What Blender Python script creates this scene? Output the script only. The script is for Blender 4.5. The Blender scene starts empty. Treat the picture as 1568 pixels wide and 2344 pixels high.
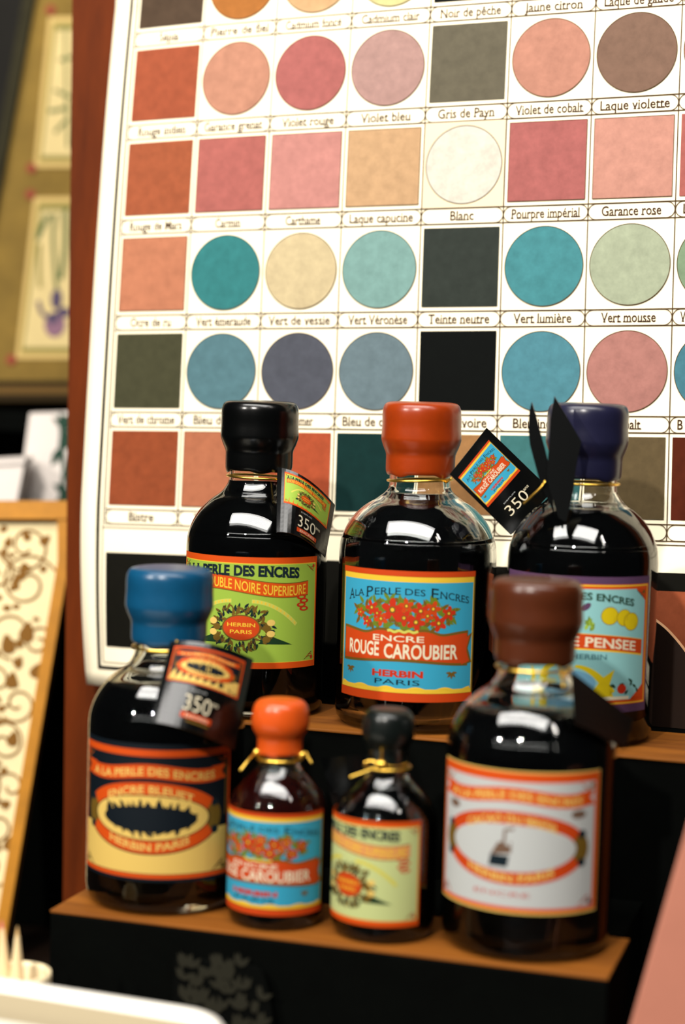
import bpy, bmesh, math, random
from mathutils import Vector, Matrix
from mathutils.noise import noise as mnoise
S = bpy.context.scene
C = S.collection
PI = math.pi

# ------------------------------------------------------------------ camera
# camera axes (right, down, forward) written in world axes: X along the display stand, Y away, Z up
W = Matrix(((0.95399, 0.04748, -0.29606), (0.29854, -0.05823, 0.95262), (0.02799, -0.99717, -0.06973)))
CAM = Vector((0.245, -0.80, 0.40))
FPX = 4250.0
cam = bpy.data.cameras.new('camera')
cam_ob = bpy.data.objects.new('camera', cam)
C.objects.link(cam_ob)
cam.sensor_fit = 'VERTICAL'
cam.sensor_height = 36.0
cam.lens = FPX / 2344 * 36.0
cam.clip_start = 0.02
cam.clip_end = 30
cam.dof.use_dof = True
cam.dof.focus_distance = 0.972
cam.dof.aperture_fstop = 4.0
cam.dof.aperture_blades = 0
_r, _d, _f = W @ Vector((1, 0, 0)), W @ Vector((0, 1, 0)), W @ Vector((0, 0, 1))
cam_ob.matrix_world = Matrix(((_r.x, -_d.x, -_f.x, CAM.x), (_r.y, -_d.y, -_f.y, CAM.y), (_r.z, -_d.z, -_f.z, CAM.z), (0, 0, 0, 1)))
S.camera = cam_ob

# ------------------------------------------------------------------ light
S.view_settings.view_transform = 'Standard'
S.view_settings.look = 'None'
S.view_settings.exposure = -0.05
S.view_settings.gamma = 1.0
wd = bpy.data.worlds.new('world')
S.world = wd
wd.use_nodes = True
wd.node_tree.nodes['Background'].inputs[0].default_value = (0.9, 0.95, 1.0, 1)
wd.node_tree.nodes['Background'].inputs[1].default_value = 0.014

def area(name, loc, target, sx, sy, power, col):
    l = bpy.data.lights.new(name, 'AREA')
    l.shape = 'RECTANGLE'
    l.size, l.size_y, l.energy, l.color = sx, sy, power, col
    o = bpy.data.objects.new(name, l)
    C.objects.link(o)
    o.location = loc
    o.rotation_euler = (Vector(target) - Vector(loc)).to_track_quat('-Z', 'Y').to_euler()
    return o
area('ceiling_panel_light', (-0.06, -0.46, 1.32), (0.0, 0.12, 0.36), 1.30, 0.42, 27, (1.0, 0.97, 0.92))
area('shop_spot_light', (-0.15, -2.20, 1.70), (0.05, 0.15, 0.34), 0.09, 0.09, 62, (1.0, 0.94, 0.86))
area('shop_spot_light', (-1.35, -1.85, 1.45), (0.05, 0.15, 0.36), 0.07, 0.07, 42, (1.0, 0.95, 0.87))
area('ceiling_lamp_light', (0.85, -0.55, 1.30), (0.1, 0.05, 0.25), 0.06, 0.30, 2.0, (1.0, 0.93, 0.85))

# ------------------------------------------------------------------ helpers
def lin(c):
    c /= 255.0
    return c / 12.92 if c <= 0.04045 else ((c + 0.055) / 1.055) ** 2.4
MATS = {}
def mat(name, rgb, rough=0.6, spec=0.3, noise=0.0, nscale=60.0, metal=0.0, coat=0.0, gain=0.85, bump=0.0):
    """procedural material; rgb as 0-255 display colour, noise = strength of the mottling"""
    if name in MATS:
        return MATS[name]
    m = bpy.data.materials.new(name)
    m.use_nodes = True
    nt = m.node_tree
    b = nt.nodes['Principled BSDF']
    col = tuple(lin(c) * gain for c in rgb) + (1,)
    b.inputs['Base Color'].default_value = col
    b.inputs['Roughness'].default_value = rough
    b.inputs['Specular IOR Level'].default_value = spec
    b.inputs['Metallic'].default_value = metal
    b.inputs['Coat Weight'].default_value = coat
    b.inputs['Coat Roughness'].default_value = 0.08
    if noise or bump:
        tc = nt.nodes.new('ShaderNodeTexCoord')
        n = nt.nodes.new('ShaderNodeTexNoise')
        n.inputs['Scale'].default_value = nscale
        n.inputs['Detail'].default_value = 6
        n.inputs['Roughness'].default_value = 0.7
        nt.links.new(tc.outputs['Object'], n.inputs['Vector'])
        if noise:
            mx = nt.nodes.new('ShaderNodeMix')
            mx.data_type = 'RGBA'
            mr = nt.nodes.new('ShaderNodeMapRange')
            mr.inputs[1].default_value, mr.inputs[2].default_value = 0.3, 0.7
            nt.links.new(n.outputs[0], mr.inputs[0])
            nt.links.new(mr.outputs[0], mx.inputs[0])
            mx.inputs[6].default_value = tuple(c * (1 - noise) for c in col[:3]) + (1,)
            mx.inputs[7].default_value = tuple(min(0.95, c * (1 + noise)) for c in col[:3]) + (1,)
            nt.links.new(mx.outputs[2], b.inputs['Base Color'])
        if bump:
            bp = nt.nodes.new('ShaderNodeBump')
            bp.inputs['Strength'].default_value = bump
            bp.inputs['Distance'].default_value = 0.002
            nt.links.new(n.outputs[0], bp.inputs['Height'])
            nt.links.new(bp.outputs[0], b.inputs['Normal'])
    MATS[name] = m
    return m

def wood(name, dark, light, rough, scale, axis='X', coat=0.0, gain=0.85, spec=0.15):
    if name in MATS:
        return MATS[name]
    m = bpy.data.materials.new(name)
    m.use_nodes = True
    nt = m.node_tree
    b = nt.nodes['Principled BSDF']
    tc = nt.nodes.new('ShaderNodeTexCoord')
    mp = nt.nodes.new('ShaderNodeMapping')
    st = {'X': (0.08, 1, 1), 'Z': (1, 1, 0.12)}[axis]
    mp.inputs['Scale'].default_value = tuple(scale * s for s in st)
    n = nt.nodes.new('ShaderNodeTexNoise')
    n.inputs['Scale'].default_value = 1.0
    n.inputs['Detail'].default_value = 8
    n.inputs['Roughness'].default_value = 0.65
    r = nt.nodes.new('ShaderNodeValToRGB')
    r.color_ramp.elements[0].position, r.color_ramp.elements[1].position = 0.3, 0.72
    r.color_ramp.elements[0].color = tuple(lin(c) * gain for c in dark) + (1,)
    r.color_ramp.elements[1].color = tuple(lin(c) * gain for c in light) + (1,)
    nt.links.new(tc.outputs['Object'], mp.inputs[0])
    nt.links.new(mp.outputs[0], n.inputs['Vector'])
    nt.links.new(n.outputs[0], r.inputs[0])
    nt.links.new(r.outputs[0], b.inputs['Base Color'])
    b.inputs['Roughness'].default_value = rough
    b.inputs['Specular IOR Level'].default_value = spec
    b.inputs['Coat Weight'].default_value = coat
    b.inputs['Coat Roughness'].default_value = 0.15
    MATS[name] = m
    return m

def glass_mat(name, col):
    if name in MATS:
        return MATS[name]
    m = bpy.data.materials.new(name)
    m.use_nodes = True
    b = m.node_tree.nodes['Principled BSDF']
    b.inputs['Base Color'].default_value = col + (1,)
    b.inputs['Roughness'].default_value = 0.015
    b.inputs['IOR'].default_value = 1.5
    b.inputs['Transmission Weight'].default_value = 1.0
    MATS[name] = m
    return m

def tag(o, label=None, cat=None, group=None, kind=None):
    if label: o['label'] = label
    if cat: o['category'] = cat
    if group: o['group'] = group
    if kind: o['kind'] = kind
    return o
def empty(name, loc=(0, 0, 0), rz=0.0):
    o = bpy.data.objects.new(name, None)
    o.empty_display_size = 0.02
    C.objects.link(o)
    o.location = loc
    o.rotation_euler = (0, 0, rz)
    return o
def link_mesh(name, bm, mats, parent=None, smooth=False):
    bmesh.ops.recalc_face_normals(bm, faces=bm.faces) if smooth == 'recalc' else None
    me = bpy.data.meshes.new(name)
    bm.to_mesh(me)
    bm.free()
    for m in mats:
        me.materials.append(m)
    if smooth:
        for p in me.polygons:
            p.use_smooth = True
    o = bpy.data.objects.new(name, me)
    C.objects.link(o)
    if parent is not None:
        o.parent = parent
    return o
def at(px, py, z):
    """a photo pixel (1568 x 2344) at depth z metres in front of the camera"""
    return CAM + W @ (Vector(((px - 784) / FPX, (py - 1172) / FPX, 1.0)) * z)
def onplane(px, py, p, n):
    d = W @ Vector(((px - 784) / FPX, (py - 1172) / FPX, 1.0))
    return CAM + d * ((p - CAM).dot(n) / d.dot(n))
def box_bm(bm, lo, hi, bev=0.0, mi=0):
    r = bmesh.ops.create_cube(bm, size=1)
    vs = r['verts']
    for v in vs:
        v.co = Vector(((lo[i] + hi[i]) / 2 + v.co[i] * (hi[i] - lo[i]) for i in range(3)))
    fs = {f for v in vs for f in v.link_faces}
    for f in fs:
        f.material_index = mi
    if bev:
        es = {e for v in vs for e in v.link_edges}
        bmesh.ops.bevel(bm, geom=list(es), offset=bev, segments=3, affect='EDGES', profile=0.5)
def box(name, lo, hi, m, parent=None, bev=0.0):
    bm = bmesh.new()
    box_bm(bm, lo, hi, bev)
    return link_mesh(name, bm, [m], parent)
def lathe_bm(prof, segs=64, fr=None, closed=False):
    """prof: (radius, height) list; fr(radius, height, angle) may return a changed (radius, height)"""
    bm = bmesh.new()
    rings = []
    for r, z in prof:
        if r < 1e-7:
            rings.append([bm.verts.new((0, 0, z))])
        else:
            ring = []
            for k in range(segs):
                a = 2 * PI * k / segs
                rr, zz = fr(r, z, a) if fr else (r, z)
                ring.append(bm.verts.new((rr * math.cos(a), rr * math.sin(a), zz)))
            rings.append(ring)
    pairs = list(zip(rings[:-1], rings[1:]))
    if closed:
        pairs.append((rings[-1], rings[0]))
    for a, b in pairs:
        if len(a) == 1 and len(b) == 1:
            continue
        for k in range(segs):
            k2 = (k + 1) % segs
            if len(a) == 1:
                bm.faces.new((a[0], b[k2], b[k]))
            elif len(b) == 1:
                bm.faces.new((a[k], a[k2], b[0]))
            else:
                bm.faces.new((a[k], a[k2], b[k2], b[k]))
    bmesh.ops.recalc_face_normals(bm, faces=bm.faces)
    return bm
def spline(pts, n=6):
    """Catmull-Rom through 2D/3D points"""
    P = [Vector(p) for p in pts]
    out = []
    for i in range(len(P) - 1):
        p0, p1, p2, p3 = P[max(0, i - 1)], P[i], P[i + 1], P[min(len(P) - 1, i + 2)]
        for k in range(n):
            t = k / n
            out.append(0.5 * (2 * p1 + (p2 - p0) * t + (2 * p0 - 5 * p1 + 4 * p2 - p3) * t * t + (3 * p1 - p0 - 3 * p2 + p3) * t ** 3))
    out.append(P[-1])
    return out
def tube_bm(bm, pts, rad, segs=8, mi=0, closed=False):
    P = [Vector(p) for p in pts]
    n = len(P)
    rings = []
    for i, p in enumerate(P):
        a = P[(i - 1) % n] if closed or i else P[i]
        b = P[(i + 1) % n] if closed or i < n - 1 else P[i]
        t = (b - a).normalized()
        up = Vector((0, 0, 1)) if abs(t.z) < 0.9 else Vector((1, 0, 0))
        s = t.cross(up).normalized()
        u = s.cross(t)
        rr = rad(i / (n - 1)) if callable(rad) else rad
        rings.append([bm.verts.new(p + (s * math.cos(2 * PI * k / segs) + u * math.sin(2 * PI * k / segs)) * rr) for k in range(segs)])
    for i in range(n if closed else n - 1):
        a, b = rings[i], rings[(i + 1) % n]
        for k in range(segs):
            f = bm.faces.new((a[k], a[(k + 1) % segs], b[(k + 1) % segs], b[k]))
            f.material_index = mi
    if not closed:
        for r in (rings[0][::-1], rings[-1]):
            bm.faces.new(r).material_index = mi

# ------------------------------------------------------------------ flat printed artwork, bent onto its carrier
TXT = {}
def text_geo(s, bold=0.0):
    """flat mesh of a line of text: verts with the baseline at 0 and the cap height at 1"""
    key = (s, bold)
    if key in TXT:
        return TXT[key]
    cu = bpy.data.curves.new('lettering', 'FONT')
    cu.body = s
    cu.size = 1.0
    cu.offset = bold
    cu.resolution_u = 3
    o = bpy.data.objects.new('lettering', cu)
    C.objects.link(o)
    dg = bpy.context.evaluated_depsgraph_get()
    ev = o.evaluated_get(dg)
    me = ev.to_mesh()
    vs = [(v.co.x, v.co.y / 0.73) for v in me.vertices]
    fs = [tuple(p.vertices) for p in me.polygons]
    ev.to_mesh_clear()
    bpy.data.objects.remove(o)
    bpy.data.curves.remove(cu)
    x0, x1 = min(v[0] for v in vs), max(v[0] for v in vs)
    vs = [((x - x0) / (x1 - x0), y) for x, y in vs]
    TXT[key] = (vs, fs)
    return TXT[key]
def scan(vs, fs, y):
    """x intervals that the letters cover on the line at height y"""
    iv = []
    for f in fs:
        xs = []
        for i in range(len(f)):
            a, b = vs[f[i]], vs[f[(i + 1) % len(f)]]
            if (a[1] - y) * (b[1] - y) < 0:
                xs.append(a[0] + (b[0] - a[0]) * (y - a[1]) / (b[1] - a[1]))
        if len(xs) >= 2:
            iv.append([min(xs), max(xs)])
    iv.sort()
    out = []
    for i in iv:
        if out and i[0] <= out[-1][1] + 1e-4:
            out[-1][1] = max(out[-1][1], i[1])
        else:
            out.append(i)
    return out
class Art:
    def __init__(self):
        self.bm = bmesh.new()
        self.mats = []
        self.k = 0
    def mi(self, m):
        if m not in self.mats:
            self.mats.append(m)
        return self.mats.index(m)
    def poly(self, pts, m, layer=0):
        a = sum(pts[i][0] * pts[(i + 1) % len(pts)][1] - pts[(i + 1) % len(pts)][0] * pts[i][1] for i in range(len(pts)))
        if a < 0:
            pts = pts[::-1]
        self.k += 1
        z = layer + (self.k % 400) * 0.002
        f = self.bm.faces.new([self.bm.verts.new((p[0], p[1], z)) for p in pts])
        f.material_index = self.mi(m)
    def rect(self, x0, y0, x1, y1, m, layer=0):
        self.poly([(x0, y0), (x1, y0), (x1, y1), (x0, y1)], m, layer)
    def frame(self, x0, y0, x1, y1, wx, wy, m, layer=0):
        self.rect(x0, y0, x1, y0 + wy, m, layer); self.rect(x0, y1 - wy, x1, y1, m, layer)
        self.rect(x0, y0 + wy, x0 + wx, y1 - wy, m, layer); self.rect(x1 - wx, y0 + wy, x1, y1 - wy, m, layer)
    def disc(self, x, y, rx, ry, m, layer=0, n=40, rot=0.0):
        c, s = math.cos(rot), math.sin(rot)
        self.poly([(x + rx * math.cos(t) * c - ry * math.sin(t) * s, y + rx * math.cos(t) * s + ry * math.sin(t) * c) for t in (2 * PI * k / n for k in range(n))], m, layer)
    def stroke(self, pts, w, m, layer=0, closed=False):
        n = len(pts)
        L, R = [], []
        for i in range(n):
            a = pts[(i - 1) % n] if closed or i else pts[i]
            b = pts[(i + 1) % n] if closed or i < n - 1 else pts[i]
            dx, dy = b[0] - a[0], b[1] - a[1]
            l = math.hypot(dx, dy) or 1
            ww = (w(i / max(1, n - 1)) if callable(w) else w) / 2
            L.append((pts[i][0] - dy / l * ww, pts[i][1] + dx / l * ww))
            R.append((pts[i][0] + dy / l * ww, pts[i][1] - dx / l * ww))
        mi = self.mi(m)
        self.k += 1
        z = layer + (self.k % 400) * 0.002
        lv = [self.bm.verts.new((p[0], p[1], z)) for p in L]
        rv = [self.bm.verts.new((p[0], p[1], z)) for p in R]
        for i in range(n if closed else n - 1):
            j = (i + 1) % n
            self.bm.faces.new((rv[i], rv[j], lv[j], lv[i])).material_index = mi
    def band(self, x0, x1, top, bot, m, layer=0, n=24):
        xs = [x0 + (x1 - x0) * k / n for k in range(n + 1)]
        self.poly([(x, bot(x)) for x in xs] + [(x, top(x)) for x in xs[::-1]], m, layer)
    def text(self, s, xc, y, w, h, m, layer=0, bold=0.0, serif=False, bend=None, hfun=None):
        """text of width w and cap height h, centred on xc, its baseline y; bend(x) lifts it, hfun(x) scales its height"""
        vs, fs = text_geo(s, bold)
        x0 = xc - w / 2
        def put(x, yy):
            X = x0 + x * w
            hh = h * (hfun(X) if hfun else 1)
            return (X, y + yy * hh + (bend(X) if bend else 0))
        mi = self.mi(m)
        bv = [self.bm.verts.new((*put(*v), layer)) for v in vs]
        for f in fs:
            try:
                self.bm.faces.new([bv[i] for i in f]).material_index = mi
            except ValueError:
                pass
        if serif:
            e = 0.09 * h / w
            for yy, a, b in ((0.03, -0.02, 0.07), (0.97, 0.93, 1.02)):
                for i in scan(vs, fs, yy):
                    if i[1] - i[0] < 3.2 * e:
                        q = [put(i[0] - e, a), put(i[1] + e, a), put(i[1] + e, b), put(i[0] - e, b)]
                        self.poly(q, m, layer)
    def finish(self, name, parent, fmap, cu=None, cv=None, smooth=True):
        bm = self.bm
        bmesh.ops.triangulate(bm, faces=bm.faces[:])
        for cuts, no in ((cu or [], (1, 0, 0)), (cv or [], (0, 1, 0))):
            for c in cuts:
                co = Vector((c, 0, 0)) if no[0] else Vector((0, c, 0))
                bmesh.ops.bisect_plane(bm, geom=bm.verts[:] + bm.edges[:] + bm.faces[:], plane_co=co, plane_no=no, dist=1e-6)
        for v in bm.verts:
            v.co = fmap(v.co.x, v.co.y, v.co.z)
        return link_mesh(name, bm, self.mats, parent, smooth)

# ------------------------------------------------------------------ materials
M_paper = mat('cream_paper', (250, 238, 208), 0.6, 0.10, 0.02, 30, gain=0.84)
M_line = mat('brown_print_line', (96, 72, 42), 0.6, 0.05, gain=0.45)
M_text = mat('brown_print_text', (84, 54, 32), 0.6, 0.05, gain=0.4)
M_black = mat('black_print', (10, 10, 8), 0.6, 0.05)
M_gold = mat('gold_cord', (235, 190, 80), 0.28, 0.5, metal=1.0, gain=1.0)
M_card = mat('black_card', (4, 5, 5), 0.22, 0.4)
M_stand = mat('black_lacquer', (3, 4, 3), 0.75, 0.03, 0.3, 40)
M_shelf = wood('orange_wood', (120, 66, 18), (186, 112, 36), 0.6, 60, 'X', gain=0.5)
M_board = wood('red_brown_wood', (46, 13, 2), (160, 70, 16), 0.6, 11, 'Z', coat=0.0, gain=0.46, spec=0.06)
M_glass = glass_mat('clear_glass', (0.95, 0.97, 0.96))
M_ink = mat('black_ink', (4, 5, 5), 0.06, 0.4)
M_redink = mat('red_ink', (34, 5, 3), 0.08, 0.4)
LBL = dict(rough=0.55, spec=0.12, gain=0.56)
OR = mat('label_orange', (226, 84, 18), **LBL)
ORR = mat('label_red', (212, 72, 20), **LBL)
YE = mat('label_yellow', (250, 205, 60), **LBL)
BL = mat('label_blue', (60, 170, 205), **LBL)
GR = mat('label_green', (164, 196, 72), **LBL)
GRL = mat('label_pale_green', (208, 218, 148), **LBL)
YG = mat('label_pale_yellow', (216, 214, 96), **LBL)
DK = mat('label_dark', (20, 36, 44), **LBL)
NV = mat('label_navy', (14, 24, 32), **LBL)
CR = mat('label_cream', (244, 206, 110), **LBL)
WH = mat('label_white', (244, 232, 200), **LBL)
GY = mat('label_grey_white', (205, 208, 206), **LBL)
RD = mat('label_flower_red', (206, 52, 22), **LBL)
LF = mat('label_leaf', (112, 134, 36), **LBL)
OL = mat('label_olive', (120, 92, 30), **LBL)
DG = mat('label_dark_green', (30, 60, 34), **LBL)
PU = mat('label_purple', (96, 66, 98), **LBL)
LB = mat('label_light_blue', (150, 208, 208), **LBL)
PY = mat('label_pansy_yellow', (226, 200, 22), **LBL)

# ------------------------------------------------------------------ the setting
def struct(o):
    o['kind'] = 'structure'
    return o
M_wall = mat('dark_wall', (26, 24, 20), 0.8, 0.2, 0.3, 4)
struct(box('floor', (-2.2, -2.4, -0.86), (2.4, 1.3, -0.80), mat('dark_floor', (60, 46, 36), 0.6, 0.3, 0.3, 6)))
struct(box('wall_back', (-2.2, 0.78, -0.80), (2.4, 0.88, 2.2), M_wall))
ct = empty('shop_counter', (0, 0, -0.80))
tag(ct, 'dark wooden shop counter that carries the ink bottle display', 'counter')
M_ct = wood('dark_counter_wood', (20, 13, 9), (34, 22, 14), 0.5, 18, 'X')
box('counter_top', (-0.75, -0.42, 0.765), (0.75, 0.72, 0.80), M_ct, ct, 0.004)
box('counter_front', (-0.72, -0.39, 0.0), (0.72, -0.36, 0.765), M_ct, ct)
box('counter_back', (-0.72, 0.66, 0.0), (0.72, 0.69, 0.765), M_ct, ct)
for sx in (-0.72, 0.69):
    box('counter_side', (sx, -0.36, 0.0), (sx + 0.03, 0.66, 0.765), M_ct, ct)

# ------------------------------------------------------------------ stepped display stand
ZF, ZB = 0.1560, 0.2262                        # heights of the two shelf tops
st = empty('display_stand', (0, 0, 0))
tag(st, 'black two-step display stand with orange wooden shelf tops under the ink bottles', 'display stand')
def board_top(name, x0, x1, y0, y1, z):
    bm = bmesh.new()
    box_bm(bm, (x0, y0, z - 0.0014), (x1, y1, z), 0.0004)
    return link_mesh(name, bm, [M_shelf], st)
board_top('lower_shelf', -0.125, 0.131, -0.0425, 0.016, ZF)
board_top('upper_shelf', -0.128, 0.166, 0.0775, 0.148, ZB)
box('lower_step', (-0.125, -0.0425, 0.0), (0.131, 0.016, ZF - 0.0014), M_stand, st, 0.001)
box('lower_ledge', (-0.125, 0.0162, 0.0), (0.128, 0.0783, ZF), M_stand, st)
box('upper_step', (-0.128, 0.0785, 0.0), (0.166, 0.148, ZB - 0.0014), M_stand, st, 0.001)
box('upper_ledge', (-0.128, 0.1482, 0.0), (0.164, 0.182, ZB), M_stand, st)
box('dark_gap_strip', (-0.100, 0.170, ZB), (0.164, 0.176, 0.256), M_stand, st, 0.001)  # black strip added behind the bottles to keep their gaps dark

# ------------------------------------------------------------------ colour chart and the board behind it
PH = 0.048                                     # width of one chart column in metres
PR = Matrix(((0.94134, -0.03563, 0.33558), (0.02593, 0.99911, 0.03333), (-0.33647, -0.02267, 0.94142)))
PT = Vector((-2.74897, -6.0133, 23.32598))
PS = 1.21385                                   # row pitch / column pitch
WAVE = ((0.04424, 2, 0), (0.09738, 1, 1), (0.06883, 0, 2), (-0.06215, 3, 0), (-0.04027, 2, 1), (0.0077, 1, 2), (-0.02691, 0, 3))
def chart_pt(x, y, h=0.0):
    """point of the gently waving chart: x columns from the left rule, y up, h towards the viewer (metres)"""
    c = max(-0.3, min(7.2, x))
    r = max(-0.4, min(4.9, -y / PS))
    a, b = (c - 3.5) / 3.5, (r - 2.5) / 2.5
    w = sum(k * a ** i * b ** j for k, i, j in WAVE)
    rr = -y / PS
    w += 0.30 * max(0.0, (rr - 4.7) / 2.0) ** 2 * max(0.0, (1.3 - x) / 1.6) ** 2
    return CAM + W @ ((PT + PR @ Vector((x, -y, w))) * PH) - (W @ (PR @ Vector((0, 0, 1)))) * h
bn = (W @ (PR @ Vector((0, 0, 1)))).normalized()           # away from the viewer
bp0 = chart_pt(0, -8, 0) + bn * 0.020
def bpt(px, py, back=0.0):
    return onplane(px, py, bp0 + bn * back, bn)
bm = bmesh.new()
up_b = (bpt(158, -200) - bpt(140, 1500)).normalized()
fl = bpt(146, 1500)
def down_to(p, z):
    return p + up_b * ((z - p.z) / up_b.z)
BX = (W @ (PR @ Vector((1, 0, 0)))).normalized()
c0, c1 = down_to(fl, 0.0), down_to(fl, 0.80)
wdt = 0.62
front = [c0, c0 + BX * wdt, c1 + BX * wdt, c1]
fv = [bm.verts.new(p) for p in front]
bv = [bm.verts.new(p + bn * 0.022) for p in front]
bm.faces.new(fv); bm.faces.new(bv[::-1])
for i in range(4):
    bm.faces.new((fv[i], bv[i], bv[(i + 1) % 4], fv[(i + 1) % 4]))
for v in bm.verts:
    if v.co.z < 0.06: v.co.z = 0.0
bmesh.ops.recalc_face_normals(bm, faces=bm.faces)
bmesh.ops.bevel(bm, geom=bm.edges[:], offset=0.002, segments=2, affect='EDGES')
tag(link_mesh('backboard', bm, [M_board]), 'red-brown varnished wooden board leaning behind the paint colour chart', 'board')

X0, X1, YT, YB = -0.35, 9.35, 2.2 * PS, -6.76 * PS
poster = empty('colour_chart', chart_pt(4.5, YB, 0))
tag(poster, 'large cream paper colour chart of squares and circles of paint with French names', 'poster')
poster_inv = Matrix.Translation(-chart_pt(4.5, YB, 0))
def cmap(x, y, h):
    return poster_inv @ chart_pt(x, y, 0.0002 + h * 0.00012)
bm = bmesh.new()
nx, ny = 60, 64
grid = [[bm.verts.new(poster_inv @ chart_pt(X0 + (X1 - X0) * i / nx, YB + (YT - YB) * j / ny)) for i in range(nx + 1)] for j in range(ny + 1)]
for j in range(ny):
    for i in range(nx):
        bm.faces.new((grid[j][i], grid[j][i + 1], grid[j + 1][i + 1], grid[j + 1][i]))
sheet = link_mesh('paper_sheet', bm, [M_paper], poster, True)
md = sheet.modifiers.new('thickness', 'SOLIDIFY')
md.thickness = 0.0004
md.offset = -1
A = Art()
SW = {}
def sw(rgb):
    lm = 0.3 * rgb[0] + 0.55 * rgb[1] + 0.15 * rgb[2]
    if lm > 60:
        rgb = tuple(int(c * 0.86 + 0.14 * lm * 1.06) for c in rgb)
    if rgb not in SW:
        SW[rgb] = mat('swatch_%02x%02x%02x' % rgb, rgb, 0.65, 0.05, 0.15, 150, gain=0.42)
    return SW[rgb]
# rows of swatches from the top: shape and colour per column, then the name under it
R = []
R.append(('scccsccs', [(96, 74, 56), (206, 122, 48), (236, 186, 128), (240, 228, 150), (10, 14, 12), (240, 224, 140), (232, 200, 120), (210, 150, 90)],
          ['Sépia', 'Pierre de fiel', 'Cadmium foncé', 'Cadmium clair', 'Noir de pêche', 'Jaune citron', 'Laque de gaude', '']))
R.append(('scccsccc', [(196, 92, 56), (224, 152, 120), (206, 112, 104), (204, 156, 146), (118, 110, 88), (220, 148, 122), (150, 112, 92), (222, 150, 120)],
          ['Rouge indien', 'Garance grenat', 'Violet rouge', 'Violet bleu', 'Gris de Payn', 'Violet de cobalt', 'Laque violette', '']))
R.append(('sssscsss', [(198, 98, 58), (210, 112, 102), (230, 150, 138), (230, 180, 128), (250, 244, 224), (206, 112, 106), (234, 160, 138), (208, 110, 100)],
          ['Rouge de Mars', 'Carmin', 'Carthame', 'Laque capucine', 'Blanc', 'Pourpre impérial', 'Garance rose', 'L']))
R.append(('scccsccc', [(228, 138, 98), (54, 148, 150), (238, 214, 160), (140, 190, 182), (58, 66, 60), (76, 164, 172), (194, 206, 170), (150, 180, 140)],
          ['Ocre de ru', 'Vert émeraude', 'Vert de vessie', 'Vert Véronèse', 'Teinte neutre', 'Vert lumière', 'Vert mousse', 'V']))
R.append(('scccsccc', [(84, 82, 54), (96, 144, 156), (96, 100, 112), (122, 146, 156), (6, 10, 8), (88, 162, 180), (214, 140, 128), (80, 150, 170)],
          ['Vert de chrome', 'Bleu de ciel', 'Outremer', 'Bleu de cobalt', "Noir d'ivoire", 'Bleu indien', 'Cobalt', 'B']))
R.append(('ssssssss', [(184, 84, 42), (222, 128, 86), (220, 92, 50), (20, 58, 56), (200, 140, 80), (70, 140, 140), (120, 98, 62), (104, 42, 22)],
          ['Bistre', 'Terre rose', 'Vermillon', 'Vert olive', 'Ocre jaune', 'Vert de mer', 'Terre verte', 'Violet']))
SHH = 0.0935
LW = 0.012
M_bei = mat('beige_print', (236, 216, 182), 0.6, 0.1, gain=0.68)
for j, (shp, cols, names) in enumerate(R):
    yc = -j * PS
    ytop, ybot = -(j - 1) * PS - SHH, yc + SHH
    for c in range(8):
        cx, cy = c + 0.5, (ytop + ybot) / 2 - 0.004
        m = sw(cols[c])
        if shp[c] == 's':
            A.rect(c + 0.040, ybot + 0.052, c + 0.962, ytop - 0.046, m, 2)
            if sum(cols[c]) > 420:
                A.frame(c + 0.040, ybot + 0.052, c + 0.962, ytop - 0.046, 0.006, 0.006, M_line, 3)
        else:
            if names[c] == 'Blanc':
                A.rect(c + 0.01, ybot, c + 0.99, ytop, M_bei, 1)
            A.disc(cx, cy, 0.462, 0.462, m, 2, 72)
            A.stroke([(cx + 0.462 * math.cos(2 * PI * k / 72), cy + 0.462 * math.sin(2 * PI * k / 72)) for k in range(72)], 0.008, M_line, 3, True)
        # rounded name panel
        h = SHH - 0.004
        pts = [(c + h + 0.004 + h * math.cos(t), yc + h * math.sin(t)) for t in (PI / 2 + PI * k / 14 for k in range(15))]
        pts += [(c + 1 - h - 0.004 + h * math.cos(t), yc + h * math.sin(t)) for t in (-PI / 2 + PI * k / 14 for k in range(15))]
        A.stroke(pts, 0.009, M_line, 1, True)
        n = names[c]
        if n:
            w_ = min(0.057 * len(n), 0.80)
            if len(n) == 1: w_ = 0.06
            A.text(n, c + (0.5 if len(n) > 1 else 0.12), yc - 0.050, w_, 0.116, M_text, 1, 0.010, serif=True)
    for yy in (yc - SHH, yc + SHH):
        A.rect(0, yy - LW / 2, 9.2, yy + LW / 2, M_line, 1.4)
for c in range(0, 10):
    A.rect(c - LW / 2, -5 * PS - SHH, c + LW / 2, YT - 0.1, M_line, 1.5)
yb = -5 * PS
A.rect(-0.03, yb - SHH - 0.05, 9.2, yb - SHH - 0.038, M_line, 1)
A.rect(-0.125, -6.58 * PS, -0.08, YT - 0.1, M_black, 2)
A.rect(-0.08, -6.58 * PS, 9.28, -6.545 * PS, M_black, 2)
A.rect(-0.038, -6.50 * PS, -0.028, YT - 0.1, M_line, 2)
A.rect(-0.038, -6.51 * PS, 9.2, -6.502 * PS, M_line, 2)
A.rect(0.02, -6.34 * PS, 8.9, -5.37 * PS, mat('chart_black', (16, 15, 10), 0.65, 0.05, 0.1, 90), 2)
A.rect(5.6, -6.26 * PS, 8.8, -5.54 * PS, sw((226, 108, 62)), 3)
A.text('Mars', 0.62, -6.455 * PS, 0.20, 0.07, M_text, 2)
A.finish('chart_print', poster, cmap, [k * 0.25 for k in range(-1, 38)], [YB + 0.25 * k for k in range(46)])

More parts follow.
